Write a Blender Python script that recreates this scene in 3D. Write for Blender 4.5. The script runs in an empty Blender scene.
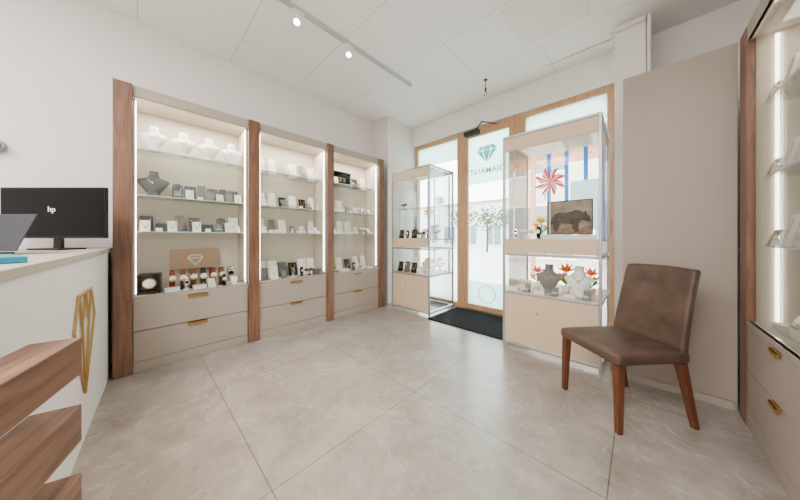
import bpy, bmesh, math, random
from mathutils import Vector, Matrix
random.seed(7)
scene = bpy.context.scene
COL = scene.collection
H = 3.215

# ------------------------------------------------------------ materials
def new_mat(name):
    m = bpy.data.materials.new(name); m.use_nodes = True
    nt = m.node_tree
    return m, nt, nt.nodes, nt.links, nt.nodes["Principled BSDF"]

def plain(name, c, rough=0.5, metal=0.0, var=0.04, scale=6.0, bump=0.0, spec=0.5, thin=0.0):
    m, nt, n, l, b = new_mat(name)
    tc = n.new("ShaderNodeTexCoord"); no = n.new("ShaderNodeTexNoise")
    no.inputs["Scale"].default_value = scale; no.inputs["Detail"].default_value = 4
    l.new(tc.outputs["Object"], no.inputs["Vector"])
    r = n.new("ShaderNodeValToRGB")
    r.color_ramp.elements[0].position = 0.3; r.color_ramp.elements[1].position = 0.7
    r.color_ramp.elements[0].color = tuple(max(0, x*(1-var)) for x in c)+(1,)
    r.color_ramp.elements[1].color = tuple(min(1, x*(1+var)) for x in c)+(1,)
    l.new(no.outputs["Fac"], r.inputs["Fac"]); l.new(r.outputs["Color"], b.inputs["Base Color"])
    b.inputs["Roughness"].default_value = rough; b.inputs["Metallic"].default_value = metal
    b.inputs["Specular IOR Level"].default_value = spec
    if bump:
        bp = n.new("ShaderNodeBump"); bp.inputs["Strength"].default_value = bump; bp.inputs["Distance"].default_value = 0.002
        n2 = n.new("ShaderNodeTexNoise"); n2.inputs["Scale"].default_value = scale*40
        l.new(tc.outputs["Object"], n2.inputs["Vector"])
        l.new(n2.outputs["Fac"], bp.inputs["Height"]); l.new(bp.outputs["Normal"], b.inputs["Normal"])
    if thin:
        tr = n.new("ShaderNodeBsdfTranslucent"); mx = n.new("ShaderNodeMixShader"); mx.inputs[0].default_value = thin
        l.new(r.outputs["Color"], tr.inputs["Color"]); l.new(b.outputs[0], mx.inputs[1]); l.new(tr.outputs[0], mx.inputs[2])
        l.new(mx.outputs[0], n["Material Output"].inputs[0])
    return m

def wood(name, dark, light, axis='Z', scale=1.0, rough=0.45):
    m, nt, n, l, b = new_mat(name)
    tc = n.new("ShaderNodeTexCoord"); mp = n.new("ShaderNodeMapping")
    s = [14*scale]*3; s['XYZ'.index(axis)] = 0.9*scale
    mp.inputs["Scale"].default_value = s
    l.new(tc.outputs["Object"], mp.inputs["Vector"])
    no = n.new("ShaderNodeTexNoise"); no.inputs["Scale"].default_value = 2.2; no.inputs["Detail"].default_value = 8
    no.inputs["Distortion"].default_value = 1.2
    l.new(mp.outputs["Vector"], no.inputs["Vector"])
    r = n.new("ShaderNodeValToRGB")
    r.color_ramp.elements[0].position = 0.32; r.color_ramp.elements[1].position = 0.68
    r.color_ramp.elements[0].color = dark+(1,); r.color_ramp.elements[1].color = light+(1,)
    e = r.color_ramp.elements.new(0.5); e.color = tuple((a+c)/2*1.05 for a, c in zip(dark, light))+(1,)
    l.new(no.outputs["Fac"], r.inputs["Fac"]); l.new(r.outputs["Color"], b.inputs["Base Color"])
    b.inputs["Roughness"].default_value = rough
    return m

def glass(name, tint=(0.97, 0.99, 0.98), refl=0.5, base=0.0):
    m = bpy.data.materials.new(name); m.use_nodes = True
    nt = m.node_tree; n = nt.nodes; l = nt.links; n.clear()
    out = n.new("ShaderNodeOutputMaterial"); mix = n.new("ShaderNodeMixShader")
    t = n.new("ShaderNodeBsdfTransparent"); g = n.new("ShaderNodeBsdfGlossy")
    t.inputs["Color"].default_value = tint+(1,); g.inputs["Roughness"].default_value = 0.02
    fr = n.new("ShaderNodeFresnel"); fr.inputs["IOR"].default_value = 1.3
    mu = n.new("ShaderNodeMath"); mu.operation = 'MULTIPLY'; mu.inputs[1].default_value = refl
    ad = n.new("ShaderNodeMath"); ad.operation = 'ADD'; ad.inputs[1].default_value = base; ad.use_clamp = True
    l.new(fr.outputs[0], mu.inputs[0]); l.new(mu.outputs[0], ad.inputs[0]); l.new(ad.outputs[0], mix.inputs[0])
    l.new(t.outputs[0], mix.inputs[1]); l.new(g.outputs[0], mix.inputs[2]); l.new(mix.outputs[0], out.inputs[0])
    return m

def film(name, c, fac):
    m = bpy.data.materials.new(name); m.use_nodes = True
    nt = m.node_tree; n = nt.nodes; l = nt.links; n.clear()
    out = n.new("ShaderNodeOutputMaterial"); mix = n.new("ShaderNodeMixShader")
    t = n.new("ShaderNodeBsdfTransparent"); t.inputs["Color"].default_value = c+(1,)
    g = n.new("ShaderNodeBsdfTranslucent"); g.inputs["Color"].default_value = c+(1,)
    mix.inputs[0].default_value = fac
    l.new(t.outputs[0], mix.inputs[1]); l.new(g.outputs[0], mix.inputs[2]); l.new(mix.outputs[0], out.inputs[0])
    return m

def emit(name, c, s):
    m, nt, n, l, b = new_mat(name)
    b.inputs["Base Color"].default_value = c+(1,)
    b.inputs["Emission Color"].default_value = c+(1,)
    b.inputs["Emission Strength"].default_value = s
    return m

def tile_floor():
    m, nt, n, l, b = new_mat("stone_tile")
    tc = n.new("ShaderNodeTexCoord")
    TW, TH = 1.10, 1.00
    mp = n.new("ShaderNodeMapping"); mp.inputs["Location"].default_value = (1.2+TW*3, -0.42+TH*5, 0)
    l.new(tc.outputs["Object"], mp.inputs["Vector"])
    br = n.new("ShaderNodeTexBrick"); br.offset = 0; br.squash = 1
    br.inputs["Scale"].default_value = 1; br.inputs["Brick Width"].default_value = TW; br.inputs["Row Height"].default_value = TH
    br.inputs["Mortar Size"].default_value = 0.003; br.inputs["Mortar Smooth"].default_value = 0.1
    br.inputs["Color1"].default_value = (0.95, 0.95, 0.95, 1); br.inputs["Color2"].default_value = (1, 1, 1, 1)
    br.inputs["Mortar"].default_value = (0.42, 0.38, 0.34, 1)
    l.new(mp.outputs["Vector"], br.inputs["Vector"])
    n1 = n.new("ShaderNodeTexNoise"); n1.inputs["Scale"].default_value = 3.4; n1.inputs["Detail"].default_value = 15
    n1.inputs["Roughness"].default_value = 0.76; n1.inputs["Distortion"].default_value = 0.3
    l.new(tc.outputs["Object"], n1.inputs["Vector"])
    r = n.new("ShaderNodeValToRGB")
    r.color_ramp.elements[0].position = 0.30; r.color_ramp.elements[1].position = 0.72
    r.color_ramp.elements[0].color = (0.178, 0.154, 0.132, 1); r.color_ramp.elements[1].color = (0.372, 0.333, 0.296, 1)
    l.new(n1.outputs["Fac"], r.inputs["Fac"])
    # fine pale veins at two scales
    prev = r.outputs["Color"]
    for sc, wdt, amt in ((1.5, .007, .35), (3.1, .006, .25)):
        n2 = n.new("ShaderNodeTexNoise"); n2.inputs["Scale"].default_value = sc; n2.inputs["Detail"].default_value = 10
        n2.inputs["Distortion"].default_value = 0.8; n2.inputs["Roughness"].default_value = 0.6
        l.new(tc.outputs["Object"], n2.inputs["Vector"])
        r2 = n.new("ShaderNodeValToRGB")
        e = r2.color_ramp.elements; e[0].position = 0.5-wdt; e[0].color = (0, 0, 0, 1); e[1].position = 0.5+wdt; e[1].color = (0, 0, 0, 1)
        x = e.new(0.5); x.color = (1, 1, 1, 1)
        l.new(n2.outputs["Fac"], r2.inputs["Fac"])
        mul0 = n.new("ShaderNodeMath"); mul0.operation = 'MULTIPLY'; mul0.inputs[1].default_value = amt
        mv = n.new("ShaderNodeMix"); mv.data_type = 'RGBA'
        l.new(r2.outputs["Color"], mul0.inputs[0]); l.new(mul0.outputs[0], mv.inputs[0])
        l.new(prev, mv.inputs[6]); mv.inputs[7].default_value = (0.56, 0.52, 0.48, 1)
        prev = mv.outputs[2]
    mx = n.new("ShaderNodeMix"); mx.data_type = 'RGBA'; mx.blend_type = 'MULTIPLY'; mx.inputs[0].default_value = 1
    l.new(prev, mx.inputs[6]); l.new(br.outputs["Color"], mx.inputs[7])
    l.new(mx.outputs[2], b.inputs["Base Color"])
    b.inputs["Roughness"].default_value = 0.28
    return m

def ceiling_mat():
    m, nt, n, l, b = new_mat("ceiling_panels")
    tc = n.new("ShaderNodeTexCoord")
    br = n.new("ShaderNodeTexBrick"); br.offset = 0.5
    br.inputs["Scale"].default_value = 1; br.inputs["Brick Width"].default_value = 1.5; br.inputs["Row Height"].default_value = 0.75
    br.inputs["Mortar Size"].default_value = 0.003
    br.inputs["Color1"].default_value = (0.91, 0.89, 0.88, 1); br.inputs["Color2"].default_value = (0.89, 0.87, 0.86, 1)
    br.inputs["Mortar"].default_value = (0.52, 0.51, 0.50, 1)
    l.new(tc.outputs["Object"], br.inputs["Vector"]); l.new(br.outputs["Color"], b.inputs["Base Color"])
    b.inputs["Roughness"].default_value = 0.8
    return m

WALL = plain("wall_plaster", (0.76, 0.715, 0.695), 0.85, var=0.015, scale=2)
WHITEWALL = plain("white_paint", (0.84, 0.82, 0.80), 0.8, var=0.01, scale=2)
CEIL = ceiling_mat(); FLOOR = tile_floor()
WALNUT = wood("walnut_veneer", (0.095, 0.042, 0.022), (0.215, 0.110, 0.064), 'Z')
WALNUT_X = wood("walnut_plank", (0.09, 0.038, 0.020), (0.235, 0.118, 0.068), 'X')
OAK = wood("oak_frame", (0.40, 0.215, 0.10), (0.56, 0.345, 0.19), 'Z', 1.2)
CHAIRWOOD = wood("chair_leg_wood", (0.060, 0.018, 0.006), (0.12, 0.040, 0.014), 'Z', 2)
BEIGE = plain("taupe_laminate", (0.315, 0.268, 0.225), 0.5, var=0.015, scale=3)
BEIGEGREY = plain("greige_laminate", (0.36, 0.312, 0.26), 0.5, var=0.015, scale=3)
CREAM = plain("cream_interior", (0.60, 0.52, 0.435), 0.6, var=0.015, scale=3)
PANEL = plain("showcase_panel_beige", (0.62, 0.48, 0.33), 0.5, var=0.015)
COUNTERW = plain("counter_front_white", (0.76, 0.74, 0.72), 0.45, var=0.01)
COUNTERT = plain("counter_top_greige", (0.42, 0.36, 0.31), 0.4, var=0.03)
GOLD = plain("gold_metal", (0.70, 0.38, 0.08), 0.3, 0.9)
MUTED = plain("muted_brass", (0.44, 0.27, 0.08), 0.4, 0.6)
BRASS = plain("brushed_brass", (0.36, 0.20, 0.05), 0.5, 0.7)
ALU = plain("aluminium", (0.42, 0.42, 0.42), 0.4, 0.7)
TRACK = plain("track_pale_grey", (0.50, 0.50, 0.50), 0.6)
CHROME = plain("chrome", (0.6, 0.6, 0.6), 0.2, 1.0)
LEATHER = plain("brown_leather", (0.072, 0.042, 0.030), 0.5, var=0.35, scale=9, bump=0.3, spec=0.4)
BLACK = plain("black_plastic", (0.004, 0.004, 0.004), 0.4, spec=0.25)
SCREEN = plain("screen_black", (0.002, 0.002, 0.002), 0.35, spec=0.1)
GREYPL = plain("grey_plastic", (0.04, 0.042, 0.048), 0.6, spec=0.12)
LGREY = plain("light_grey_plastic", (0.35, 0.35, 0.36), 0.5)
DARKGREY = plain("slate_grey_fabric", (0.115, 0.112, 0.118), 0.8, var=0.1, scale=30, spec=0.2)
MIDGREY = plain("grey_suede", (0.22, 0.21, 0.21), 0.8, spec=0.2)
WHITEF = plain("white_leatherette", (0.93, 0.92, 0.90), 0.5)
PAPER = plain("white_card", (0.90, 0.88, 0.86), 0.7)
MATB = plain("black_mat", (0.008, 0.008, 0.010), 0.95, var=0.4, scale=120, spec=0.15)
TEAL = plain("teal_plastic", (0.005, 0.22, 0.33), 0.4)
TEALGREY = film("teal_grey_translucent_film", (0.30, 0.52, 0.51), 0.5)
PALEF = plain("pale_film", (0.5, 0.62, 0.62), 0.6)
RED = plain("red_foil", (0.85, 0.02, 0.07), 0.45, thin=.35)
PINK = plain("pale_pink_foil", (0.95, 0.72, 0.74), 0.4, thin=.35)
ORANGE = plain("orange_petal", (0.95, 0.24, 0.02), 0.6, thin=.55)
YELLOW = plain("yellow_petal", (0.95, 0.60, 0.02), 0.6, thin=.55)
PINKP = plain("pink_petal", (0.95, 0.22, 0.30), 0.6, thin=.55)
GREEN = plain("leaf_green", (0.12, 0.50, 0.05), 0.6, var=0.3, thin=.5)
BLUE = plain("cyan_film", (0.02, 0.42, 0.85), 0.4, thin=.6)
TAN = plain("tan_card", (0.36, 0.22, 0.13), 0.6)
REDLEATHER = plain("red_strap", (0.16, 0.008, 0.008), 0.5)
BROWNLEATHER = plain("brown_strap", (0.14, 0.05, 0.02), 0.5)
SILVER = plain("silver", (0.6, 0.6, 0.62), 0.2, 1.0)
GLASS = glass("clear_glass")
SHELFG = glass("shelf_glass", (0.90, 0.95, 0.93), 0.6, 0.02)
SHELFEDGE = plain("glass_shelf_edge", (0.60, 0.76, 0.72), 0.2)
TEALG = glass("teal_tinted_glass", (0.86, 0.95, 0.94), 0.5, 0.0)
FROST = film("frosted_film", (0.74, 0.89, 0.87), 0.8)
LED = emit("led_strip", (1.0, 0.93, 0.82), 14)
LEDC = emit("lamp_lens", (1.0, 0.93, 0.82), 25)
PICBG = plain("brown_grey_backdrop", (0.26, 0.195, 0.15), 0.7, var=0.5, scale=9)
PICGR = plain("brown_earth_print", (0.20, 0.115, 0.065), 0.7, var=0.6, scale=26)
PICDK = plain("dark_rock_print", (0.05, 0.030, 0.022), 0.7, var=0.9, scale=24)
OUTPAVE = plain("street_paving", (0.66, 0.64, 0.62), 0.8, var=0.12, scale=2)
OUTWALL = plain("facade_plaster", (0.58, 0.50, 0.45), 0.8)
OUTWALL2 = plain("facade_grey_plaster", (0.66, 0.65, 0.63), 0.8)
OUTGLASS = plain("facade_window", (0.16, 0.19, 0.22), 0.4)
TIMBER = wood("canopy_timber", (0.36, 0.15, 0.09), (0.54, 0.28, 0.19), 'Y', 1)
BARK = plain("bark", (0.07, 0.05, 0.035), 0.9)
LEAVES = plain("foliage", (0.085, 0.14, 0.05), 0.8, var=0.8, scale=9)

# ------------------------------------------------------------ mesh builder
class M:
    def __init__(s): s.v = []; s.f = []; s.mi = []; s.sm = []
    def _add(s, vs, fs, m=0, smooth=False):
        o = len(s.v); s.v += [tuple(p) for p in vs]
        for f in fs: s.f.append([i+o for i in f]); s.mi.append(m); s.sm.append(smooth)
        return s
    def box(s, x0, y0, z0, x1, y1, z1, m=0):
        return s.prism([(x0, y0), (x1, y0), (x1, y1), (x0, y1)], z0, z1, m)
    def prism(s, poly, z0, z1, m=0):
        n = len(poly)
        vs = [(x, y, z0) for x, y in poly]+[(x, y, z1) for x, y in poly]
        fs = [list(range(n))[::-1], list(range(n, 2*n))]+[[i, (i+1) % n, n+(i+1) % n, n+i] for i in range(n)]
        return s._add(vs, fs, m)
    def vprism(s, poly, y0, y1, m=0):
        n = len(poly)
        return s._add([(x, y0, z) for x, z in poly]+[(x, y1, z) for x, z in poly],
                      [list(range(n)), list(range(n, 2*n))[::-1]]+[[i, (i+1) % n, n+(i+1) % n, n+i] for i in range(n)], m)
    def loft(s, rings, m=0, smooth=True, cap=True):
        n = len(rings[0]); vs = [p for r in rings for p in r]; fs = []
        for k in range(len(rings)-1):
            for i in range(n):
                a = k*n+i; b = k*n+(i+1) % n
                fs.append([a, b, b+n, a+n])
        s._add(vs, fs, m, smooth)
        if cap:
            s._add(rings[0], [list(range(n))[::-1]], m); s._add(rings[-1], [list(range(n))], m)
        return s
    def ell(s, specs, m=0, seg=16, smooth=True):
        rings = []
        for z, cx, cy, rx, ry in specs:
            rings.append([(cx+rx*math.cos(2*math.pi*i/seg), cy+ry*math.sin(2*math.pi*i/seg), z) for i in range(seg)])
        return s.loft(rings, m, smooth)
    def tube(s, pts, r, seg=8, m=0, closed=False):
        pts = [Vector(p) for p in pts]; rings = []
        n = len(pts)
        for k, p in enumerate(pts):
            if closed: d = pts[(k+1) % n]-pts[k-1]
            else: d = pts[min(k+1, n-1)]-pts[max(k-1, 0)]
            d.normalize()
            ref = Vector((0, 0, 1)) if abs(d.z) < 0.9 else Vector((1, 0, 0))
            a = d.cross(ref).normalized(); b = d.cross(a).normalized()
            rr = r[k] if isinstance(r, (list, tuple)) else r
            rings.append([tuple(p+a*rr*math.cos(2*math.pi*i/seg)+b*rr*math.sin(2*math.pi*i/seg)) for i in range(seg)])
        if closed: rings.append(rings[0])
        return s.loft(rings, m, True, not closed)
    def cyl(s, p0, p1, r0, r1=None, seg=16, m=0):
        return s.tube([p0, p1], [r0, r0 if r1 is None else r1], seg, m)
    def bar(s, p0, p1, w, d, nrm, m=0):
        p0 = Vector(p0); p1 = Vector(p1); t = (p1-p0).normalized(); nv = Vector(nrm).normalized(); a = t.cross(nv).normalized()
        p0 = p0-t*w*0.3; p1 = p1+t*w*0.3
        q = [(-w/2, 0), (w/2, 0), (w/2, d), (-w/2, d)]
        return s.loft([[tuple(p+a*x+nv*y) for x, y in q] for p in (p0, p1)], m, False)
    def sphere(s, c, rx, ry, rz, m=0, nu=14, nv=8):
        rings = []
        for j in range(nv+1):
            t = math.pi*j/nv; rr = max(math.sin(t), 0.02)
            rings.append([(c[0]+rx*rr*math.cos(2*math.pi*i/nu), c[1]+ry*rr*math.sin(2*math.pi*i/nu), c[2]-rz*math.cos(t)) for i in range(nu)])
        return s.loft(rings, m)
    def slab(s, fn, off, nu, nv, m=0, smooth=True):
        A = [[Vector(fn(i/nu, j/nv)) for i in range(nu+1)] for j in range(nv+1)]
        off = Vector(off)
        vs = [p for r in A for p in r]+[p+off for r in A for p in r]
        w = nu+1; N = w*(nv+1); fs = []
        for j in range(nv):
            for i in range(nu):
                a = j*w+i; fs.append([a, a+1, a+1+w, a+w]); fs.append([N+a, N+a+w, N+a+w+1, N+a+1])
        for i in range(nu):
            fs.append([i, N+i, N+i+1, i+1]); a = nv*w+i; fs.append([a, a+1, N+a+1, N+a])
        for j in range(nv):
            a = j*w; fs.append([a, a+w, N+a+w, N+a]); a = j*w+nu; fs.append([a, N+a, N+a+w, a+w])
        return s._add(vs, fs, m, smooth)
    def mesh(s, name, mats):
        me = bpy.data.meshes.new(name); me.from_pydata(s.v, [], s.f)
        for m in (mats if isinstance(mats, (list, tuple)) else [mats]): me.materials.append(m)
        me.polygons.foreach_set("material_index", s.mi); me.polygons.foreach_set("use_smooth", s.sm)
        bm = bmesh.new(); bm.from_mesh(me); bmesh.ops.recalc_face_normals(bm, faces=bm.faces); bm.to_mesh(me); bm.free()
        me.update(); return me

def link(ob, parent=None, loc=None, rz=None):
    COL.objects.link(ob)
    if parent: ob.parent = parent
    if loc: ob.location = loc
    if rz is not None: ob.rotation_euler = (0, 0, rz)
    return ob
def tag(ob, label=None, cat=None, group=None, kind=None):
    if label: ob["label"] = label
    if cat: ob["category"] = cat
    if group: ob["group"] = group
    if kind: ob["kind"] = kind
    return ob
def bev(ob, w, seg=2):
    b = ob.modifiers.new("bevel", 'BEVEL'); b.width = w; b.segments = seg; b.limit_method = 'ANGLE'
    return ob
def part(m, name, mats, parent, bevel=0, label=None, loc=None):
    ob = bpy.data.objects.new(name, m.mesh(name, mats)); link(ob, parent, loc)
    if bevel: bev(ob, bevel)
    if label: ob["label"] = label
    return ob
def thing(name, label, cat, loc, rz=0, group=None):
    e = bpy.data.objects.new(name, None); e.empty_display_size = 0.1
    link(e, None, loc, rz); return tag(e, label, cat, group)
def solo(m, name, mats, label, cat, loc=(0, 0, 0), rz=0, group=None, bevel=0):
    ob = bpy.data.objects.new(name, m.mesh(name, mats)); link(ob, None, loc, rz)
    if bevel: bev(ob, bevel)
    return tag(ob, label, cat, group)
def struct(m, name, mats, label, cat="wall", bevel=0):
    ob = bpy.data.objects.new(name, m.mesh(name, mats)); link(ob)
    if bevel: bev(ob, bevel)
    return tag(ob, label, cat, None, "structure")
def text_mesh(s, size, name, mat, parent, mtx, depth=.001, bold=0):
    cu = bpy.data.curves.new(name, 'FONT'); cu.body = s; cu.size = size; cu.extrude = depth; cu.align_x = 'CENTER'; cu.align_y = 'CENTER'
    cu.offset = bold
    tmp = bpy.data.objects.new("tmp", cu); COL.objects.link(tmp)
    bpy.context.view_layer.update()
    me = bpy.data.meshes.new_from_object(tmp.evaluated_get(bpy.context.evaluated_depsgraph_get()))
    bpy.data.objects.remove(tmp); me.transform(mtx); me.materials.clear(); me.materials.append(mat)
    ob = bpy.data.objects.new(name, me); link(ob, parent); return ob

# ------------------------------------------------------------ room shell
XL, XR, YB, YF = -3.46, 0.97, 3.63, -3.2
struct(M().box(XL-.15, YF-.15, -.12, XR+.15, YB+.15, 0), "floor", FLOOR, "large grey-beige stone tile floor", "floor")
struct(M().box(XL-.15, YF-.15, H, XR+.15, YB+.2, H+.12), "ceiling", CEIL, "white panelled ceiling", "ceiling")
struct(M().box(XL-.15, YF-.15, 0, XL, YB+.15, H), "wall_left", WALL, "plain off-white plaster wall")
struct(M().box(XR, YF-.15, 0, XR+.15, YB+.15, H), "wall_right", WALL, "plain off-white plaster wall")
struct(M().box(XL, YF-.15, 0, XR, YF, H), "wall_rear", WALL, "plain off-white plaster wall")
fw = M().box(XL, YB, 2.86, XR, YB+.15, H)
fw.box(XL, YB, 0, -3.10, YB+.15, 2.86); fw.box(-.185, YB, 0, XR, YB+.15, 2.86)
struct(fw, "wall_front", WHITEWALL, "white shopfront wall above and beside the glazing")
struct(M().box(XL, 2.97, 0, -3.115, YB, H), "wall_corner", WALL, "boxed-in corner column in off-white plaster")
struct(M().box(-.17, 3.25, 0, .05, YB, H), "wall_pier", WHITEWALL, "white boxed pier beside the shop window")

def frame(m, x0, x1, z0, z1, w, y0, y1):
    m.box(x0, y0, z0, x0+w, y1, z1); m.box(x1-w, y0, z0, x1, y1, z1)
    m.box(x0+w, y0, z1-w, x1-w, y1, z1); m.box(x0+w, y0, z0, x1-w, y1, z0+w); return m
def window(n, x0, x1, g):
    o = struct(frame(M(), x0, x1, 0, 2.86, .07, 3.66, 3.75), "window_%d" % n, OAK, "full-height oak-framed shop window", "window", .004)
    part(M().box(x0+.07, 3.70, .07, x1-.07, 3.71, 2.79), "pane", g, o)
    return o
w1 = window(1, -3.10, -2.11, TEALG)
part(M().box(-3.03, 3.692, 2.45, -2.18, 3.696, 2.79), "frosted_band", FROST, w1)
w2 = window(2, -1.19, -.185, GLASS)
part(M().box(-1.12, 3.685, 2.50, -.255, 3.695, 2.79), "frosted_band", FROST, w2)
dr = struct(frame(M(), -2.11, -1.19, 0.005, 2.86, .06, 3.655, 3.755), "door_1", OAK, "oak-framed glass entrance door with teal film", "door", .004)
leaf = part(frame(M(), -2.045, -1.255, .02, 2.79, .075, 3.63, 3.68), "door_leaf", OAK, dr, .004)
part(M().box(-1.97, 3.65, .095, -1.33, 3.66, 2.715), "pane", TEALG, leaf)
part(M().box(-1.97, 3.662, 1.98, -1.33, 3.666, 2.715), "frosted_band", FROST, leaf)
dm = M(); cx, zt = -1.66, 2.54
P = [[(-.085, 0), (-.04, 0), (-.065, -.06), (-.14, -.06)], [(-.032, 0), (.032, 0), (.055, -.06), (-.055, -.06)], [(.04, 0), (.085, 0), (.14, -.06), (.065, -.06)],
     [(-.14, -.068), (-.065, -.068), (-.008, -.23)], [(-.055, -.068), (.055, -.068), (0, -.23)], [(.065, -.068), (.14, -.068), (.008, -.23)]]
for q in P: dm.vprism([(cx+a*1.15, zt+b*1.1) for a, b in q], 3.645, 3.648)
part(dm, "diamond_emblem", TEALGREY, leaf, label="faceted pale teal-grey diamond emblem on the glass")
text_mesh("DIAMANT", .125, "door_lettering", TEALGREY, leaf, Matrix.Translation((cx, 3.647, 2.16)) @ Matrix.Rotation(math.pi/2, 4, 'X') @ Matrix.Scale(-1, 4, (1, 0, 0)), .001, .003)
part(M().box(-1.97, 3.644, .095, -1.33, 3.648, .46), "privacy_band", FROST, leaf)
part(M().tube([(cx+.13*math.cos(t), 3.642, .28+.13*math.sin(t)) for t in [i*math.pi/14 for i in range(28)]], .006, 6, 0, True), "ring_emblem", PALEF, leaf)
part(M().tube([(-1.36, 3.63, .95), (-1.36, 3.57, .95), (-1.36, 3.57, 1.35), (-1.36, 3.63, 1.35)], .012), "door_handle", CHROME, leaf)
dc = M().box(-2.0, 3.55, 2.74, -1.76, 3.63, 2.80)
dc.bar((-1.78, 3.56, 2.80), (-1.62, 3.40, 2.80), .02, .01, (0, 0, 1)); dc.bar((-1.62, 3.40, 2.80), (-1.5, 3.62, 2.80), .02, .01, (0, 0, 1))
part(dc, "door_closer", GREYPL, leaf, .004)
solo(M().box(-2.14, 2.80, 0, -1.10, 3.58, .014), "door_mat", MATB, "black entrance mat in front of the glass door", "mat", bevel=.005)

# ------------------------------------------------------------ wall display cabinets
FX = -3.08
def pilaster(y0, y1, x0, x1, label, grp):
    solo(M().box(x0, 0, 0, x1, y1-y0, 2.43), "cabinet_pilaster", WALNUT, label, "wood panel", (0, y0, 0), 0, grp, .003)
for a, b in [(-.14, -.03), (.83, .94), (1.78, 1.88), (2.72, 2.83)]:
    pilaster(a, b, -3.455, -3.055, "tall walnut pilaster framing the glass display cabinets", "walnut pilasters between display cabinets")

def cabinet(loc, rz, W, D, shelves, label, group, ledx=.05, hl=.075, hc=None, mt=None):
    mt = mt or BEIGEGREY; hc = W/2 if hc is None else hc
    c = thing("display_cabinet", label, "display cabinet", loc, rz, group)
    b = M().box(0, 0, 0, .02, W, 2.43); b.box(.02, 0, 2.34, D, W, 2.43); b.box(.02, 0, .58, D-.005, W, .64)
    b.box(.02, 0, 0, D-.022, W, .06)
    b.box(.02, 0, .64, D-.03, .012, 2.34); b.box(.02, W-.012, .64, D-.03, W, 2.34)
    part(b, "body", CREAM, c)
    part(M().box(D-.02, .002, 0, D, W-.002, .085), "plinth", mt, c, .002)
    for z0, z1 in [(.35, .605), (.09, .343)]:
        d = part(M().box(D-.02, .003, z0, D, W-.003, z1), "drawer", mt, c, .002)
        h = M().box(D-.01, hc-hl, z1-.003, D+.014, hc+hl, z1+.002); h.box(D+.011, hc-hl, z1-.024, D+.014, hc+hl, z1+.002)
        part(h, "handle", BRASS, d, label="folded brass edge pull")
    for z in shelves:
        part(M().box(.025, .014, z-.008, D-.054, W-.014, z).box(D-.054, .014, z-.008, D-.052, W-.014, z, 1), "shelf", [SHELFG, SHELFEDGE], c)
    part(M().box(D-.02, 0, .61, D, W, .64), "bottom_rail", mt, c)
    part(M().box(D-.012, .004, 2.34, D+.001, W-.004, 2.43), "top_rail", mt, c)
    g = part(M().box(D-.024, .006, .645, D-.018, W-.006, 2.335), "glass_door", GLASS, c)
    lk = M().box(D-.018, W-.10, .66, D-.002, W-.03, .69); lk.cyl((D-.002, W-.065, .675), (D+.006, W-.065, .675), .008)
    part(lk, "lock", CHROME, g)
    for y in (.014, W-.022):
        part(M().box(D-ledx, y, .66, D-ledx+.012, y+.008, 2.32), "led_strip", LED, c)
    return c
SH = [1.20, 1.52, 1.93]
for i, (a, b) in enumerate([(-.03, .83), (.94, 1.78), (1.88, 2.72)]):
    cabinet((XL+.005, a+.001, 0), 0, b-a-.002, FX-(XL+.005), SH,
            "greige wall display cabinet with glass shelves and two drawers", "greige display cabinets along the wall")
RX = .48
cabinet((XR-.005, 2.555, 0), math.pi, .90, XR-.005-RX, [1.10, 1.50, 1.93],
        "taupe display cabinet lit by a vertical light strip", "taupe display cabinets along the opposite wall", .105, .055, .45, BEIGE)
pilaster(2.56, 2.69, RX-.004, XR-.005, "tall walnut pilaster beside the beige wardrobe", "walnut pilasters on the opposite wall")
pilaster(1.55, 1.65, RX-.004, XR-.005, "tall walnut pilaster closing the display cabinet", "walnut pilasters on the opposite wall")

w = thing("wardrobe", "tall plain grey-taupe wardrobe beside the shop window", "wardrobe", (-.09, 2.72, 0))
part(M().box(0, .02, 0, .565, .50, 2.43), "body", BEIGE, w)
part(M().box(.002, 0, .06, .563, .018, 2.43), "door", BEIGE, w, .002)
part(M().box(.02, .01, 0, .545, .0195, .055), "plinth", BEIGEGREY, w)

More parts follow.
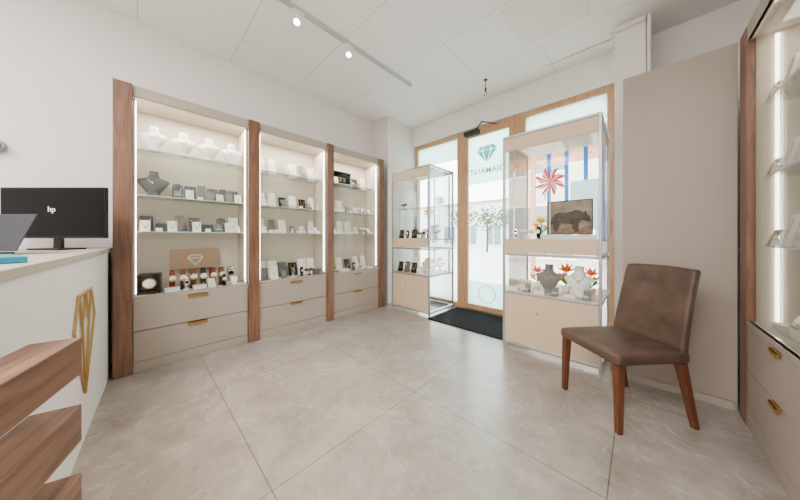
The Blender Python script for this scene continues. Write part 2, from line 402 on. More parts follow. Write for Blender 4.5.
# ------------------------------------------------------------ free-standing showcases
def showcase(x0, y0, W, D, label, shelf):
    s = thing("glass_showcase", label, "showcase", (x0, y0, 0), 0, "free-standing glass showcases at the shopfront")
    t = .024; T = 2.21
    f = M()
    for x in (0, W-t):
        for y in (0, D-t): f.box(x, y, 0, x+t, y+t, T)
    for z in (.03, .56, .96, T-t-.0):
        for y in (0, D-t): f.box(t, y, z, W-t, y+t, z+t)
        for x in (0, W-t): f.box(x, t, z, x+t, D-t, z+t)
    part(f, "frame", ALU, s, .003)
    part(M().box(t, .004, .058, W-t, .022, .56), "lower_panel", PANEL, s, .002)
    part(M().cyl((W*.4, .004, .40), (W*.4, -.008, .40), .012), "lock", CHROME, s)
    part(M().box(t, -.004, .99, W-t, .03, 1.13), "middle_rail", PANEL, s, .003)
    part(M().box(t, -.004, 2.05, W-t, .03, T-.03), "top_rail", PANEL, s, .003)
    part(M().box(t, .03, 2.165, W-t, D-t, 2.18), "top_panel", PANEL, s)
    part(M().box(t, .03, 1.105, W-t, D-t, 1.125), "display_floor", PANEL, s)
    part(M().box(t, .03, .565, W-t, D-t, .585), "lower_display_floor", PANEL, s)
    for z0, z1 in [(.588, .96), (1.13, 2.05)]:
        part(M().box(t, .010, z0, W-t, .016, z1), "glass_door", GLASS, s)
    for x in (.011, W-.017):
        for z0, z1 in [(.06, .56), (.588, .96), (.99, T-t)]:
            part(M().box(x, t, z0, x+.006, D-t, z1), "side_glass", GLASS, s)
    if shelf: part(M().box(t, .05, 1.60, W-t-.22, D*.45, 1.608), "shelf", SHELFG, s)
    part(M().box(W*.48, -.012, 1.5, W*.48+.012, .010, 1.58), "handle", CHROME, s)
    part(M().box(.06, .035, 2.150, W-.06, .05, 2.164), "led_strip", LED, s)
    return s
showcase(-2.95, 2.90, .77, .66, "aluminium and glass showcase with beige lower panel beside the door", True)
showcase(-1.05, 2.69, .83, .80, "wide aluminium and glass showcase holding a framed picture", False)

# ------------------------------------------------------------ counter
def cy(x): return -.319-.055*x
XE = -1.10
ct = thing("shop_counter", "white shop counter with greige top and gold diamond ornament", "counter", (0, 0, 0))
part(M().prism([(-3.43, -.165), (-3.07, -.165), (XE, cy(XE)-.012), (XE, -.85), (-3.43, -.85)], 0, 1.03), "body", COUNTERW, ct, .003)
part(M().prism([(-3.43, -.153), (-3.07, -.153), (XE, cy(XE)), (XE, -.87), (-3.43, -.87)], 1.03, 1.06), "worktop", COUNTERT, ct, .003)
g = M(); nx = Vector((.055, 1, 0)).normalized(); cxm = -2.25
def gp(a, z): return (cxm+a, cy(cxm+a)-.010, z)
GP = {'a': (-.15, .84), 'b': (.15, .84), 'c': (.24, .67), 'd': (0, .28), 'e': (-.24, .67), 'f': (-.08, .67), 'g': (.08, .67), 'h': (0, .84)}
for p, q in ["ab", "bc", "cd", "de", "ea", "fd", "gd", "af", "fh", "hg", "bg"]:
    g.bar(gp(*GP[p]), gp(*GP[q]), .015, .008, nx)
part(g, "diamond_ornament", MUTED, ct, label="muted gold open-line diamond ornament")

st = thing("walnut_step_shelf", "walnut plank shelf unit standing beside the counter", "shelf", (-1.21, -.115, 0), math.atan2(-.275, .96))
for z in (.85, .65, .445):
    part(M().box(0, -.10, z-.11, .50, 0, z), "shelf", WALNUT_X, st, .003)
part(M().box(.46, -.098, 0, .50, -.002, .74), "upright", WALNUT_X, st)

mo = thing("computer_monitor", "black desktop monitor on the counter top", "monitor", (-2.955, -.40, 1.061), math.atan2(.69, .724))
part(M().box(-.365, -.012, .08, .365, .012, .435), "bezel", BLACK, mo, .004)
part(M().box(-.355, -.014, .095, .355, -.0122, .425), "screen", SCREEN, mo)
part(M().box(-.03, .012, .0, .03, .03, .25).box(-.11, -.06, 0, .11, .09, .012), "stand", BLACK, mo, .003)
text_mesh("hp", .055, "screen_logo", PAPER, mo, Matrix.Translation((0, -.0165, .28)) @ Matrix.Rotation(math.pi/2, 4, 'X'))
lp = thing("laptop", "open dark grey laptop on the counter top", "laptop", (-2.29, -.62, 1.061), math.radians(40))
part(M().box(-.17, -.12, 0, .17, .12, .016), "keyboard_base", GREYPL, lp, .003)
part(M().slab(lambda u, v: (-.17+.34*u, .12+.07*v, .018+.19*v), (0, .006, .002), 1, 1, smooth=False), "lid", GREYPL, lp, .001)
solo(M().box(-.14, -.10, 0, .14, .10, .022), "notebook", TEAL, "teal notebook lying on the counter top", "notebook", (-1.64, -.40, 1.061), .3, bevel=.003)
wd = M().cyl((0, 0, 0), (.05, 0, 0), .05, .045, 20); wd.sphere((.06, 0, 0), .035, .035, .035)
solo(wd, "security_camera", LGREY, "small round light grey security camera on the wall", "security camera", (XL+.001, -.73, 1.83))

# ------------------------------------------------------------ chair
ch = thing("dining_chair", "brown leather chair with dark wooden legs by the wardrobe", "chair", (-.093, 2.255, 0), math.atan2(-.667, .745))
hw = .215
seat = part(M().slab(lambda u, v: (-.235+.47*u, -.25+.47*v, .395), (0, 0, .085), 12, 12, smooth=True), "seat", LEATHER, ch)
for vtx in seat.data.vertices:
    if vtx.co.z > .44:
        u = vtx.co.x/.235; v = (vtx.co.y+.015)/.235
        vtx.co.z = .462+.030*(1-abs(u)**3)*(1-abs(v)**3)
bev(seat, .02, 4)
def backp(u, v):
    x = (-.225+.45*u)*(1-.05*v)
    curve = .030*(1-(2*u-1)**2)
    return (x, .172+.105*v**1.3+curve, .44+.505*v+.008*(1-(2*u-1)**2)*v)
bk = part(M().slab(backp, (0, .05, .004), 12, 12), "backrest", LEATHER, ch)
bev(bk, .016, 3)
def leg(p0, p1, a, b_):
    return M().loft([[(p[0]+sx*s, p[1]+sy*s, p[2]) for sx, sy in ((-1, -1), (1, -1), (1, 1), (-1, 1))] for p, s in ((p0, a), (p1, b_))], 0, False)
for p0, p1 in [((-hw, -.225, 0), (-.205, -.215, .395)), ((hw, -.225, 0), (.205, -.215, .395)), ((-hw, .27, 0), (-.205, .185, .395)), ((hw, .27, 0), (.205, .185, .395))]:
    part(leg(p0, p1, .015, .022), "leg", CHAIRWOOD, ch, .003)

# ------------------------------------------------------------ ceiling fittings
tk = thing("track_light", "white ceiling track with adjustable spotlights", "track light", (-2.22, 0, H))
part(M().box(-.018, .2, -.035, .018, 2.55, 0), "track", TRACK, tk, .002)
AIM = Vector((.30, -.30, -.80)).normalized(); AIM2 = Vector((.16, .12, -1)).normalized()
SPOTS = [(1.0, AIM), (1.55, AIM), (.25, AIM2)]  # last spot is added out of view to warm the near floor
for y, am in SPOTS:
    h = M().box(-.016, y-.05, -.055, .016, y+.05, -.035); h.cyl((0, y, -.055), (0, y, -.09), .006)
    sp = part(h, "spot_mount", WHITEWALL, tk)
    a = Vector((0, y, -.09))
    part(M().cyl(a-am*.02, a+am*.075, .025, .030, 20), "lamp_shade", WHITEWALL, sp)
    part(M().cyl(a+am*.074, a+am*.078, .025, .025, 20), "lens", LEDC, sp)
cd = M().tube([(-.85, 3.40, H-.012), (-.2, 3.40, H-.012), (-.2, 3.24, H-.05), (.045, 3.235, H-.05)], .011)
solo(cd, "cable_conduit", WHITEWALL, "thin white cable conduit running along the ceiling", "pipe")
solo(M().cyl((.072, 3.27, 0), (.072, 3.27, H), .016), "heating_pipe", WHITEWALL, "vertical white pipe beside the boxed pier", "pipe")
bl = M().cyl((0, 0, 0), (0, 0, -.10), .004); bl.sphere((0, 0, -.13), .014, .014, .035); bl.tube([(0, 0, -.16), (.02, 0, -.19), (0, 0, -.22), (-.02, 0, -.19)], .005)
bl.box(-.02, -.02, -.006, .02, .02, 0)
solo(bl, "hanging_bell", BARK, "small dark hanging bell on the ceiling by the door", "bell", (-1.45, 3.15, H))
solo(M().box(-.30, -.30, -.008, .30, .30, 0), "ceiling_hatch", WHITEWALL, "square white access hatch in the ceiling", "hatch", (-.62, 2.60, H), 0, bevel=.002)

# ------------------------------------------------------------ jewellery props
PROTO = {}
def reg(kind, m, mats, name, cat, label):
    PROTO[kind] = [m.mesh(name, mats), name, cat, label, None]
def put(kind, x, y, z, rz=0, group=None, label=None, s=1):
    me, name, cat, lab, ob = PROTO[kind]
    if ob is None:
        o = bpy.data.objects.new(name, me); PROTO[kind][4] = o
    else: o = ob.copy()
    for k in ("label", "category", "group"):
        if k in o: del o[k]
    link(o, None, (x, y, z+.0008), rz); o.scale = (s, s, s)
    return tag(o, label or lab, cat, group)
def bust(wk=1.0):
    m = M()
    m.ell([(0, -.005, 0, .034, .040*wk), (.010, -.005, 0, .034, .040*wk), (.016, -.002, 0, .020, .030*wk), (.045, 0, 0, .024, .046*wk), (.085, .004, 0, .028, .070*wk),
           (.120, 0, 0, .028, .088*wk), (.138, -.006, 0, .024, .086*wk), (.150, -.012, 0, .020, .060*wk), (.160, -.015, 0, .020, .038*wk), (.185, -.020, 0, .021, .029), (.212, -.024, 0, .022, .030), (.217, -.024, 0, .018, .025)], 0, 24)
    pts = [(-.0+.024*math.cos(t), .036*math.sin(t), .17-.055*max(0, math.cos(t))) for t in [i*2*math.pi/24 for i in range(24)]]
    pts = [(p[0]+.004+(.006 if p[2] < .16 else -.018), p[1], p[2]) for p in pts]
    m.tube(pts, .0024, 6, 1, True); m.sphere((.036, 0, .108), .004, .006, .009, 1, 8, 5)
    return m
reg("bust_w", bust(), [WHITEF, GOLD], "necklace_bust", "jewelry bust", "white necklace bust with a fine gold chain on glass shelf")
reg("bust_g", bust(1.15), [DARKGREY, SILVER], "necklace_bust", "jewelry bust", "wide slate grey necklace bust with a silver chain")
reg("bust_s", bust(), [MIDGREY, GOLD], "necklace_bust", "jewelry bust", "pale grey necklace bust inside the showcase")
def board(w, h, tilt=.25, arch=False):
    m = M()
    if arch:
        n = 8
        prof = [(-w/2, 0), (w/2, 0), (w/2, h*.8)]+[(w/2*math.cos(math.pi*i/n), h*.8+h*.2*math.sin(math.pi*i/n)) for i in range(1, n)]+[(-w/2, h*.8)]
        k = len(prof)
        m._add([(-tilt*z+.02, y, z) for y, z in prof]+[(-tilt*z+.008, y, z) for y, z in prof],
               [list(range(k)), list(range(k, 2*k))]+[[i, (i+1) % k, k+(i+1) % k, k+i] for i in range(k)])
    else:
        m.slab(lambda u, v: (-tilt*h*v+.02, -w/2+w*u, h*v), (-.012, 0, 0), 1, 1, 0, False)
    m.slab(lambda u, v: (-tilt*h*.7-.0+(-.03)*(1-v), -.008+.016*u, h*.6*v), (.004, 0, 0), 1, 1, 0, False)
    n = 12; pts = [(-tilt*(h*.86-h*.45*math.sin(math.pi*i/n))+.0225, w*.3*math.cos(math.pi*i/n), h*.86-h*.45*math.sin(math.pi*i/n)) for i in range(n+1)]
    m.tube(pts, .0018, 5, 1); z = h*.36; m.sphere((.024-tilt*z, 0, z), .004, .006, .008, 1, 8, 5)
    return m
reg("board_w", board(.085, .16), [WHITEF, GOLD], "necklace_board", "jewelry display", "tall white necklace board with a gold pendant")
reg("arch_w", board(.075, .17, .2, True), [WHITEF, GOLD], "necklace_board", "jewelry display", "round-topped white necklace board with a gold pendant")
reg("board_g", board(.085, .14), [DARKGREY, SILVER], "necklace_board", "jewelry display", "slate grey necklace board with a silver pendant")
reg("board_m", board(.065, .16), [MIDGREY, GOLD], "necklace_board", "jewelry display", "narrow pale grey necklace board with a gold pendant")
reg("arch_g", board(.08, .15, .2, True), [DARKGREY, SILVER], "necklace_board", "jewelry display", "round-topped slate grey necklace board with a silver pendant")
reg("card_w", board(.06, .09, .35), [WHITEF, GOLD], "earring_card", "jewelry display", "small white earring card with gold drops")
reg("card_g", board(.06, .09, .35), [MIDGREY, GOLD], "earring_card", "jewelry display", "small grey earring card with gold drops")
reg("board_k", board(.08, .13), [BLACK, GOLD], "necklace_board", "jewelry display", "black necklace board with a gold pendant")
def ringbox():
    m = M(); m.box(-.028, -.03, 0, .028, .03, .026); m.box(-.022, -.024, .026, .022, .024, .030, 1)
    m.slab(lambda u, v: (-.030-.02*v, -.03+.06*u, .026+.05*v), (-.012, 0, .004), 1, 1, 0, False)
    m.tube([(0, .011*math.cos(t), .038+.011*math.sin(t)) for t in [i*math.pi/6 for i in range(12)]], .0022, 6, 2, True)
    m.sphere((0, 0, .052), .005, .005, .005, 2, 8, 5); return m
reg("ring_w", ringbox(), [WHITEF, WHITEF, GOLD], "ring_box", "ring box", "open white ring box with a gold ring")
reg("ring_g", ringbox(), [MIDGREY, WHITEF, SILVER], "ring_box", "ring box", "open grey ring box with a silver ring")
def watch():
    m = M(); m.box(-.028, -.018, 0, .028, .018, .008, 1)
    pts = [(.004+.024*math.cos(t), 0, .068+.055*math.sin(t)) for t in [i*math.pi/9 for i in range(18)]]
    rings = []
    for p in pts+[pts[0]]: rings.append([(p[0], -.012, p[2]), (p[0], .012, p[2]), (p[0]*.86, .012, .068+(p[2]-.068)*.92), (p[0]*.86, -.012, .068+(p[2]-.068)*.92)])
    m.loft(rings, 0, False, False)
    m.cyl((.024, 0, .072), (.034, 0, .074), .019, .019, 20, 2); m.cyl((.034, 0, .074), (.0355, 0, .074), .016, .016, 20, 3)
    m.box(-.006, -.008, .008, .006, .008, .024, 1); return m
reg("watch_r", watch(), [REDLEATHER, BLACK, GOLD, PAPER], "wristwatch", "wristwatch", "wristwatch with dark red strap on a stand")
reg("watch_b", watch(), [BROWNLEATHER, BLACK, GOLD, PAPER], "wristwatch", "wristwatch", "wristwatch with brown leather strap on a stand")
reg("watch_k", watch(), [BLACK, BLACK, SILVER, PAPER], "wristwatch", "wristwatch", "silver wristwatch with black strap on a stand")
reg("watch_s", watch(), [SILVER, PAPER, SILVER, SCREEN], "wristwatch", "wristwatch", "steel wristwatch with dark dial on a stand")
def tagm():
    m = M(); m.slab(lambda u, v: (.012-.012*v, -.02+.04*u, .03*v), (-.001, 0, 0), 1, 1, 0, False)
    m.slab(lambda u, v: (-.012+.011*v, -.02+.04*u, .03*v), (-.001, 0, 0), 1, 1, 0, False); return m
reg("tag", tagm(), [PAPER], "price_card", "price card", "small folded white price card")
def cone():
    m = M(); m.ell([(0, 0, 0, .018, .018), (.006, 0, 0, .018, .018), (.05, 0, 0, .008, .008), (.062, 0, 0, .003, .003)], 0, 14)
    m.tube([(.0115*math.cos(t), .0115*math.sin(t), .035) for t in [i*math.pi/6 for i in range(12)]], .0022, 6, 1, True); return m
reg("cone_w", cone(), [WHITEF, GOLD], "ring_cone", "ring holder", "white ring cone with a gold ring")
reg("cone_g", cone(), [DARKGREY, GOLD], "ring_cone", "ring holder", "grey ring cone with a gold ring")
def riser(w=.10, h=.05):
    m = M(); m.box(-.035, -w/2, 0, .035, w/2, h)
    for k in (-.03, 0, .03):
        m.tube([(.012*math.cos(t), k+.0, h+.011+.011*math.sin(t)) for t in [i*math.pi/5 for i in range(10)]], .002, 5, 1, True)
    return m
reg("riser_g", riser(.10, .075), [DARKGREY, SILVER], "ring_tray", "ring tray", "slate grey ring tray with three rings")
reg("riser_w", riser(.10, .035), [WHITEF, GOLD], "ring_tray", "ring tray", "white ring tray with three gold rings")
def tbar():
    m = M(); m.ell([(0, 0, 0, .03, .03), (.008, 0, 0, .03, .03), (.012, 0, 0, .007, .007), (.07, 0, 0, .007, .007)], 0, 14)
    m.cyl((0, -.06, .075), (0, .06, .075), .016, .016, 14)
    for k in (-.035, 0, .035):
        m.tube([(.024*math.cos(t), k, .068+.024*math.sin(t)) for t in [i*math.pi/7 for i in range(14)]], .003, 6, 1, True)
    return m
reg("tbar_w", tbar(), [WHITEF, GOLD], "bracelet_stand", "bracelet stand", "white bracelet stand with gold bangles")
reg("tbar_k", tbar(), [BLACK, SILVER], "bracelet_stand", "bracelet stand", "black bracelet stand with silver bangles")

def row(kinds, x, y0, y1, z, group, rz=0, jit=.008, s=1):
    n = len(kinds)
    for i, k in enumerate(kinds):
        if not k: continue
        put(k, x+random.uniform(-jit, jit), y0+(y1-y0)*(i+.5)/n, z, rz+random.uniform(-.1, .1), group, None, s)
XB, XF = -3.34, -3.18
G = "jewelry in the first cabinet"
for y, r_ in ((.10, -.25), (.305, -.2), (.505, -.3), (.705, -.2)): put("bust_w", -3.22, y, 1.93, r_, G, s=1.10)
put("bust_g", -3.22, .10, 1.52, -.15, G, s=1.08)
row(["arch_g", "board_g", "board_m", "board_g", "arch_g", "board_g"], XB, .23, .80, 1.52, G, s=1.08)
row(["ring_g", "card_w", "tag", "card_g", "ring_w", "card_g", "card_w"], XF, .23, .80, 1.52, G)
row(["board_g", "riser_g", "board_m", "board_g", "riser_g", "arch_g", "board_w"], XB, 0.0, .81, 1.20, G, s=1.05)
row(["card_w", "tag", "card_w", "cone_g", "card_w", "tag", "ring_g", "card_w", "cone_w"], XF, 0.0, .81, 1.20, G, s=1.1)
wb = thing("watch_box", "black box with a glass front holding a round watch", "watch box", (-3.205, .075, .6405), -.15, "jewelry in the first cabinet")
part(M().box(-.06, -.075, 0, .06, .075, .02).box(-.06, -.075, .02, -.05, .075, .17).box(-.05, -.075, .02, .06, -.068, .17).box(-.05, .068, .02, .06, .075, .17).box(-.06, -.075, .17, .06, .075, .178), "case", BLACK, wb, .002)
part(M().cyl((-.01, 0, .09), (.02, 0, .09), .046, .046, 24), "watch_case", GOLD, wb)
part(M().cyl((.02, 0, .09), (.022, 0, .09), .038, .038, 24), "dial", PAPER, wb)
sg = thing("sign_plate", "tan sign plate with a pale emblem on a small stand", "sign", (-3.38, .42, .6405), 0)
part(M().box(-.006, -.20, .18, .006, .20, .38), "plate", TAN, sg, .002)
part(M().box(-.025, -.10, 0, .025, .10, .01).box(-.006, -.01, .01, .006, .01, .18), "stand", TAN, sg)
sgm = M()
for p, q in [((-.04, .32), (.04, .32)), ((.04, .32), (.06, .29)), ((.06, .29), (0, .22)), ((0, .22), (-.06, .29)), ((-.06, .29), (-.04, .32)), ((-.06, .29), (.06, .29))]:
    sgm.bar((.006, p[0], p[1]), (.006, q[0], q[1]), .006, .002, (1, 0, 0))
part(sgm, "emblem", PAPER, sg)
row(["watch_r", "watch_r", "watch_b", "watch_k", "watch_r", "watch_b", "watch_s"], -3.26, .19, .74, .6405, G, s=1.55)
row(["riser_w", "watch_s", "riser_w", "ring_w", "watch_k", "ring_w"], -3.15, .17, .78, .6405, G)
G = "jewelry in the middle cabinet"
row(["arch_w", "arch_w", None, "board_w", "board_m", "board_w"], XB, .97, 1.75, 1.93, G, s=1.2)
row(["tag", None, "card_w", "tag", None, "card_w"], XF, .97, 1.75, 1.93, G)
row(["board_w", "arch_w", "board_k", "board_w", "board_k", "arch_w"], XB, .97, 1.75, 1.52, G, s=1.1)
row(["ring_w", "tag", "card_g", "ring_w", "tag", "ring_g", "cone_w"], XF, .97, 1.75, 1.52, G)
row(["arch_w", "board_m", "board_w", "card_g", "card_w", "arch_w"], XB, .97, 1.75, 1.20, G, s=1.05)
row(["ring_w", "riser_w", "tag", "cone_w", "riser_w", "tag", "ring_w"], XF, .97, 1.75, 1.20, G)
row(["board_w", "board_w", "board_g", "board_k", "board_w", "board_w"], XB, .97, 1.75, .6405, G, s=1.3)
row(["board_g", "board_w", "card_g", "watch_s", "watch_k", "tbar_k", "riser_g"], XF, .97, 1.75, .6405, G)
G = "jewelry in the last cabinet"
bx = thing("presentation_case", "dark open presentation case with pendants inside", "display case", (-3.33, 2.14, 1.9308), 0, G)
part(M().box(-.05, -.17, 0, .06, .17, .015).box(-.05, -.17, .015, -.04, .17, .20).box(-.04, -.17, .015, .06, -.16, .20).box(-.04, .16, .015, .06, .17, .20).box(-.05, -.17, .20, .06, .17, .212), "case", SCREEN, bx, .002)
pc = M()
for k in (-.11, -.04, .04, .11): pc.sphere((-.03, k, .11), .008, .018, .028, 0, 10, 6)
pc.box(-.04, -.15, .14, -.034, .15, .15)
part(pc, "pendant_row", GOLD, bx)
row(["board_k", "board_w"], XB, 2.36, 2.69, 1.93, G, s=1.25)
row(["card_w", None, "ring_g", None, "card_w"], XF, 1.91, 2.69, 1.93, G)
row(["card_w", "board_w", "card_g", "tbar_w", "card_w"], XB, 1.91, 2.69, 1.52, G, s=1.2)
row(["ring_w", "cone_w", "tag", "ring_w", "cone_g", "ring_w"], XF, 1.91, 2.69, 1.52, G)
row(["card_w", "arch_w", "board_w", "card_w", "tbar_w"], XB, 1.91, 2.69, 1.20, G, s=1.2)
row(["ring_w", "tag", "riser_w", "cone_w", "tag", "ring_w"], XF, 1.91, 2.69, 1.20, G)
row(["board_w", "board_w", "board_k", "board_w", "board_w"], XB, 1.91, 2.69, .6405, G, s=1.2)
row(["ring_g", "riser_w", "watch_k", "tbar_w", "riser_w"], XF, 1.91, 2.69, .6405, G)
G = "jewelry in the opposite cabinet"
for z in (1.10, 1.50, 1.93):
    put("bust_w", .67, 2.43, z, math.pi, G); put("card_g", .553, 2.48, z, math.pi, G); put("arch_w", .575, 2.36, z, math.pi, G)
    put("cone_w", .545, 2.41, z, math.pi, G); put("tag", .56, 2.27, z, math.pi, G); put("ring_w", .58, 2.18, z, math.pi, G)
    put("card_w", .60, 2.05, z, math.pi, G)
row(["riser_w", "ring_w", "tbar_w", "watch_s", "ring_w", "riser_w", "ring_w"], .59, 1.75, 2.52, .6405, G, math.pi)
row(["board_w", "bust_w", "board_w", "bust_w"], .74, 1.75, 2.46, .6405, G, math.pi)
G = "jewelry in the showcase by the door"
for i, k in enumerate(["board_k", "watch_k", "board_k", "tbar_k", "watch_k"]):
    put(k, -2.86+.14*i, 3.04, 1.1255, -math.pi/2+random.uniform(-.1, .1), G, s=1.1)
for i, k in enumerate(["bust_s", "board_w"]):
    put(k, -2.82+.19*i, 3.34, 1.1255, -math.pi/2, G)
for i, k in enumerate(["board_k", "board_g", "board_k", "card_w"]):
    put(k, -2.86+.145*i, 3.02, .5855, -math.pi/2+random.uniform(-.1, .1), G, s=1.2)
for i, k in enumerate(["bust_w", "bust_w"]):
    put(k, -2.78+.24*i, 3.28, .5855, -math.pi/2, G)
for i, k in enumerate(["tbar_k", "card_w", "cone_w"]):
    put(k, -2.83+.16*i, 3.07, 1.6085, -math.pi/2, G)
G = "jewelry in the wide showcase"
for i, k in enumerate(["watch_s", "tbar_w", "watch_k"]):
    put(k, -.96+.11*i, 2.84, 1.1255, -math.pi/2+random.uniform(-.1, .1), G, s=1.1)
for i, (k, x, y) in enumerate([("bust_s", -.665, 2.90), ("bust_w", -.41, 2.90), ("tbar_w", -.90, 2.92)]):
    put(k, x, y, .5855, -math.pi/2, G, s=1.3 if i < 2 else 1.1)
for i in range(6):
    put("ring_g" if i % 2 else "riser_w", -.96+.125*i, 2.77, .5855, -math.pi/2, G, s=.9)

def flower(n=9):
    m = M(); m.tube([(0, 0, 0), (.005, 0, .06), (0, .004, .12)], .004, 6, 1)
    for r, k, zz in ((.060, n, .012), (.040, n-2, .025)):
        for i in range(k):
            a = 2*math.pi*i/k+r*20; c, s_ = math.cos(a), math.sin(a)
            m._add([(0, 0, .115), (c*r*.55-s_*r*.28, s_*r*.55+c*r*.28, .12+zz), (c*r, s_*r, .12+zz*2.2), (c*r*.55+s_*r*.28, s_*r*.55-c*r*.28, .12+zz)], [[0, 1, 2, 3]], 0)
    m.sphere((0, 0, .13), .012, .012, .012, 2, 8, 5)
    for a in (.5, 1.6, 2.6, 3.6, 4.4, 5.5):
        c, s_ = math.cos(a), math.sin(a)
        m._add([(0, 0, .04), (c*.035-s_*.014, s_*.035+c*.014, .07), (c*.052, s_*.052, .09), (c*.035+s_*.014, s_*.035-c*.014, .07)], [[0, 1, 2, 3]], 1)
    for ox, oy, oz in ((.03, .02, -.03), (-.03, .015, -.015)):
        m.tube([(0, 0, .04), (ox, oy, .11+oz)], .003, 5, 1)
        for i in range(7):
            a = 2*math.pi*i/7; c, s_ = math.cos(a), math.sin(a); r = .032
            m._add([(ox, oy, .105+oz), (ox+c*r*.6-s_*r*.3, oy+s_*r*.6+c*r*.3, .12+oz), (ox+c*r, oy+s_*r, .135+oz), (ox+c*r*.6+s_*r*.3, oy+s_*r*.6-c*r*.3, .12+oz)], [[0, 1, 2, 3]], 2)
    m.ell([(0, 0, 0, .018, .018), (.004, 0, 0, .02, .02), (.03, 0, 0, .026, .026), (.034, 0, 0, .02, .02)], 3, 12)
    return m
reg("fl_o", flower(), [ORANGE, GREEN, PINKP, WHITEF], "artificial_flower", "flower", "orange and pink artificial flowers in a small white pot")
reg("fl_y", flower(), [YELLOW, GREEN, ORANGE, WHITEF], "artificial_flower", "flower", "yellow and orange artificial flowers in a small white pot")
reg("fl_r", flower(), [PINKP, GREEN, YELLOW, WHITEF], "artificial_flower", "flower", "pink and yellow artificial flowers in a small white pot")
for k, x, y, z, s in [("fl_o", -.54, 3.06, .5855, 1.7), ("fl_o", -.34, 3.12, .5855, 1.5), ("fl_r", -.82, 3.12, .5855, 1.4),
                      ("fl_y", -.82, 3.25, 1.1255, 1.6),
                      ("fl_y", -2.30, 3.24, 1.1255, 1.4), ("fl_r", -2.50, 3.38, 1.1255, 1.4), ("fl_o", -2.30, 3.14, .5855, 1.4), ("fl_y", -2.31, 3.36, .5855, 1.5)]:
    put(k, x, y, z, random.uniform(0, 3), "artificial flowers in the showcases", s=s)

fp = thing("framed_picture", "framed print of a dark animal shape on brown ground", "picture", (-.50, 2.97, 1.1255), .05)
part(frame(M(), -.19, .19, .05, .39, .008, -.012, .012), "frame", BLACK, fp, .002)
part(M().box(-.182, -.006, .058, .182, .004, .382), "picture", PICBG, fp)
part(M().vprism([(-.18, .06), (.18, .06), (.18, .13), (.10, .115), (.03, .135), (-.06, .12), (-.12, .14), (-.18, .125)], -.0075, -.0062), "printed_ground", PICGR, fp)
an = [(-.135, .085), (-.10, .08), (-.085, .13), (-.06, .16), (-.01, .158), (.03, .145), (.025, .11), (.05, .075), (.085, .08), (.075, .12), (.085, .165), (.105, .19), (.135, .185), (.160, .165), (.172, .18), (.168, .215),
      (.145, .245), (.135, .285), (.118, .262), (.09, .285), (.055, .292), (.02, .275), (-.03, .268), (-.08, .275), (-.125, .255), (-.15, .215), (-.165, .16), (-.172, .11), (-.158, .12), (-.142, .165)]
part(M().vprism(an, -.0090, -.0077), "printed_animal", PICDK, fp)
part(M().box(-.21, -.03, 0, .21, .06, .045), "stand", PAPER, fp)
tp = thing("small_framed_print", "small pale framed print behind the larger picture", "picture", (-.40, 3.22, 1.1255), 0)
part(M().box(-.13, -.008, .10, .13, .008, .62), "print", FROST, tp, .002)
part(M().box(-.05, -.03, 0, .05, .03, .10), "stand", PAPER, tp)
def pinwheel(x, y, z, r, hgt, m1, m2, label, rot=0, n=8):
    pw = thing("pinwheel", label, "pinwheel", (x, y, z), rot, "foil pinwheels in the showcases")
    part(M().cyl((0, .012, 0), (0, .012, hgt), .004, .004, 8), "stick", PAPER, pw)
    for i in range(n):
        a = 2*math.pi*i/n+.2; k = 6.283/n
        def pt(da, rr, y=0): return (math.cos(a+da)*r*rr, y, hgt+math.sin(a+da)*r*rr)
        mv = M()._add([(0, 0, hgt), pt(0, .62), pt(.05, 1), pt(k*.30, .80, -.006)], [[0, 1, 2, 3]])
        mv._add([(0, 0, hgt), pt(k*.30, .80, -.006), pt(k*.62, .66, -.014)], [[0, 1, 2]], 1)
        mv._add([(0, 0, hgt), pt(k*.62, .66, -.014), pt(k*.92, .45, -.022)], [[0, 1, 2]], 0)
        part(mv, "vane", [m1, m2], pw)
    part(M().sphere((0, -.012, hgt), .010, .010, .010), "hub", GOLD, pw)
pinwheel(-.645, 2.86, 1.1255, .155, .58, RED, PINK, "red and white striped foil pinwheel on a thin stick")
pinwheel(-2.32, 3.08, 1.1255, .10, .40, RED, YELLOW, "red and yellow foil pinwheel on a thin stick", .4)
pinwheel(-2.36, 3.42, 1.1255, .10, .62, BLUE, GREEN, "blue and green foil pinwheel on a thin stick", .6)
for x in (-.27, -.42, -.60, -.78):
    solo(M().box(-.02, 0, 0, .02, .004, 1.03), "cyan_strip", BLUE, "vertical cyan film strip standing in the showcase", "strip", (x, 3.42, 1.1255), 0, "cyan film strips in the showcases")
for x in (-2.232, -2.52, -2.66):
    solo(M().box(-.014, 0, 0, .014, .004, 1.02), "cyan_strip", BLUE, "narrow cyan film strip standing near the door", "strip", (x, 3.50, 1.1255), 0, "cyan film strips in the showcases")
for x in (-2.232, -2.52):
    solo(M().box(-.014, 0, 0, .014, .004, .36), "cyan_strip", BLUE, "short cyan film strip in the lower compartment", "strip", (x, 3.50, .5855), 0, "cyan film strips in the showcases")

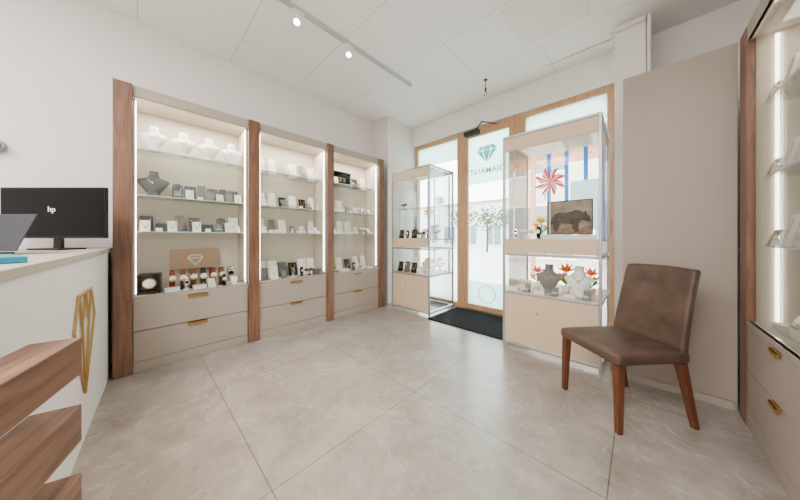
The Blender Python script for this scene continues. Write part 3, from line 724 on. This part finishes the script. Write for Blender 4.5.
# ------------------------------------------------------------ outside street
struct(M().box(-26, 3.80, -.15, 14, 34, -.02), "ground_outside", OUTPAVE, "pale street paving outside the shop", "ground")
def facade(x0, x1, y, h, mat, label, cols, rows):
    f = thing("building", label, "building", ((x0+x1)/2, y, -.02))
    wd = x1-x0
    part(M().box(-wd/2, 0, 0, wd/2, 4, h), "facade", mat, f)
    for i in range(cols):
        for j in range(rows):
            cx = -wd/2+wd*(i+.5)/cols
            z0, z1 = (.3, 2.5) if j == 0 else (1.0+j*2.9, 2.6+j*2.9)
            hw_ = .85 if j == 0 else .55
            m = M(); m.box(cx-hw_, -.03, z0, cx+hw_, .0, z1, 1)
            frame(m, cx-hw_-.07, cx+hw_+.07, z0-.07, z1+.07, .07, -.06, 0); m.box(cx-.03, -.06, z0, cx+.03, -.03, z1)
            part(m, "window", [WHITEWALL, OUTGLASS], f)
    part(M().box(-wd/2-.2, -.3, h, wd/2+.2, 4.2, h+.2), "roof", TIMBER, f)
facade(-25, -10.5, 28, 5.2, OUTWALL2, "pale plaster building across the street", 5, 1)
facade(-3.9, 8, 12, 6.2, OUTWALL, "warm plaster building with timber eaves across the street", 5, 2)
cn = thing("timber_canopy", "pinkish timber canopy with rafters over the pavement", "canopy", (-.7, 5.2, -.02))
part(M().box(-1.6, -.05, 2.62, 2.2, .07, 2.78).box(-1.6, 2.4, 3.1, 2.2, 2.52, 3.26), "beam", TIMBER, cn)
for i in range(9):
    x = -1.5+i*.44
    part(M().slab(lambda u, v: (x+.06*u, -.3+3.0*v, 2.74+.55*v), (0, 0, .10), 1, 1, 0, False), "rafter", TIMBER, cn)
for x in (-1.5, 2.1):
    part(M().box(x, 2.4, 0, x+.12, 2.52, 3.1), "post", TIMBER, cn)
def tree(x, y, h, r):
    t = thing("street_tree", "leafy green street tree on the pavement", "tree", (x, y, -.02), 0, "street trees outside")
    part(M().tube([(0, 0, 0), (.03, 0, h*.3), (0, .04, h*.6)], [.09, .07, .05], 8), "trunk", BARK, t)
    m = M()
    for i in range(380):
        d = Vector((random.gauss(0, 1), random.gauss(0, 1), random.gauss(0, 1))).normalized()*r*random.uniform(.2, 1)
        rr = r*random.uniform(.03, .08)
        m.sphere((d.x*1.1, d.y, h*.64+d.z*.9), rr, rr, rr*.6, 0, 6, 4)
    part(m, "foliage", LEAVES, t)
tree(-8.4, 18.5, 4.0, 1.2); tree(-12.5, 22, 4.8, 1.5); tree(-9.4, 24.5, 4.8, 1.3); tree(-6.2, 20.5, 4.2, 1.1)

# ------------------------------------------------------------ lights
def area(name, loc, sx, sy, e, rot=(0, 0, 0), c=(1, .96, .92)):
    L = bpy.data.lights.new(name, 'AREA'); L.shape = 'RECTANGLE'; L.size = sx; L.size_y = sy; L.energy = e; L.color = c
    o = bpy.data.objects.new(name, L); COL.objects.link(o); o.location = loc; o.rotation_euler = rot; return o
for i, (a, b) in enumerate([(-.03, .83), (.94, 1.78), (1.88, 2.72)]):
    area("cabinet_lamp", (-3.20, (a+b)/2, 2.335), .08, .75, 12, c=(1, .92, .81))
area("cabinet_lamp", (.66, 2.10, 2.335), .2, .7, 4, c=(1, .90, .77))
for x, y in ((-1.6, -1.2), (-.3, -1.2), (-1.6, -2.5), (-.3, -2.5)):  # soft fill added out of view behind the camera, no fixtures
    area("ceiling_fill", (x, y, H-.02), .8, .8, 80)
for (y, am), e, c in zip(SPOTS, (85, 85, 200), ((1, .90, .78), (1, .90, .78), (1, .70, .46))):  # the orange one is the added spot for the warm floor patch
    L = bpy.data.lights.new("track_spot", 'SPOT'); L.energy = e; L.spot_size = 1.7 if e < 100 else .75; L.spot_blend = .9; L.color = c; L.shadow_soft_size = .04
    o = bpy.data.objects.new("track_spot", L); COL.objects.link(o); o.location = Vector((-2.22, y, H-.09))+am*.085
    o.rotation_euler = am.to_track_quat('-Z', 'Y').to_euler()
wld = bpy.data.worlds.new("world"); scene.world = wld; wld.use_nodes = True
bg = wld.node_tree.nodes["Background"]; bg.inputs[0].default_value = (1, .985, .97, 1); bg.inputs[1].default_value = 13.5

# ------------------------------------------------------------ camera
cam = bpy.data.cameras.new("camera"); cam.sensor_width = 36; cam.lens = 11.25; cam.shift_y = -13/800
cam.clip_start = .02
co = bpy.data.objects.new("camera", cam); COL.objects.link(co); co.location = (0, 0, 1.15)
co.rotation_euler = (math.pi/2, 0, math.atan2(.690, .724))
scene.camera = co
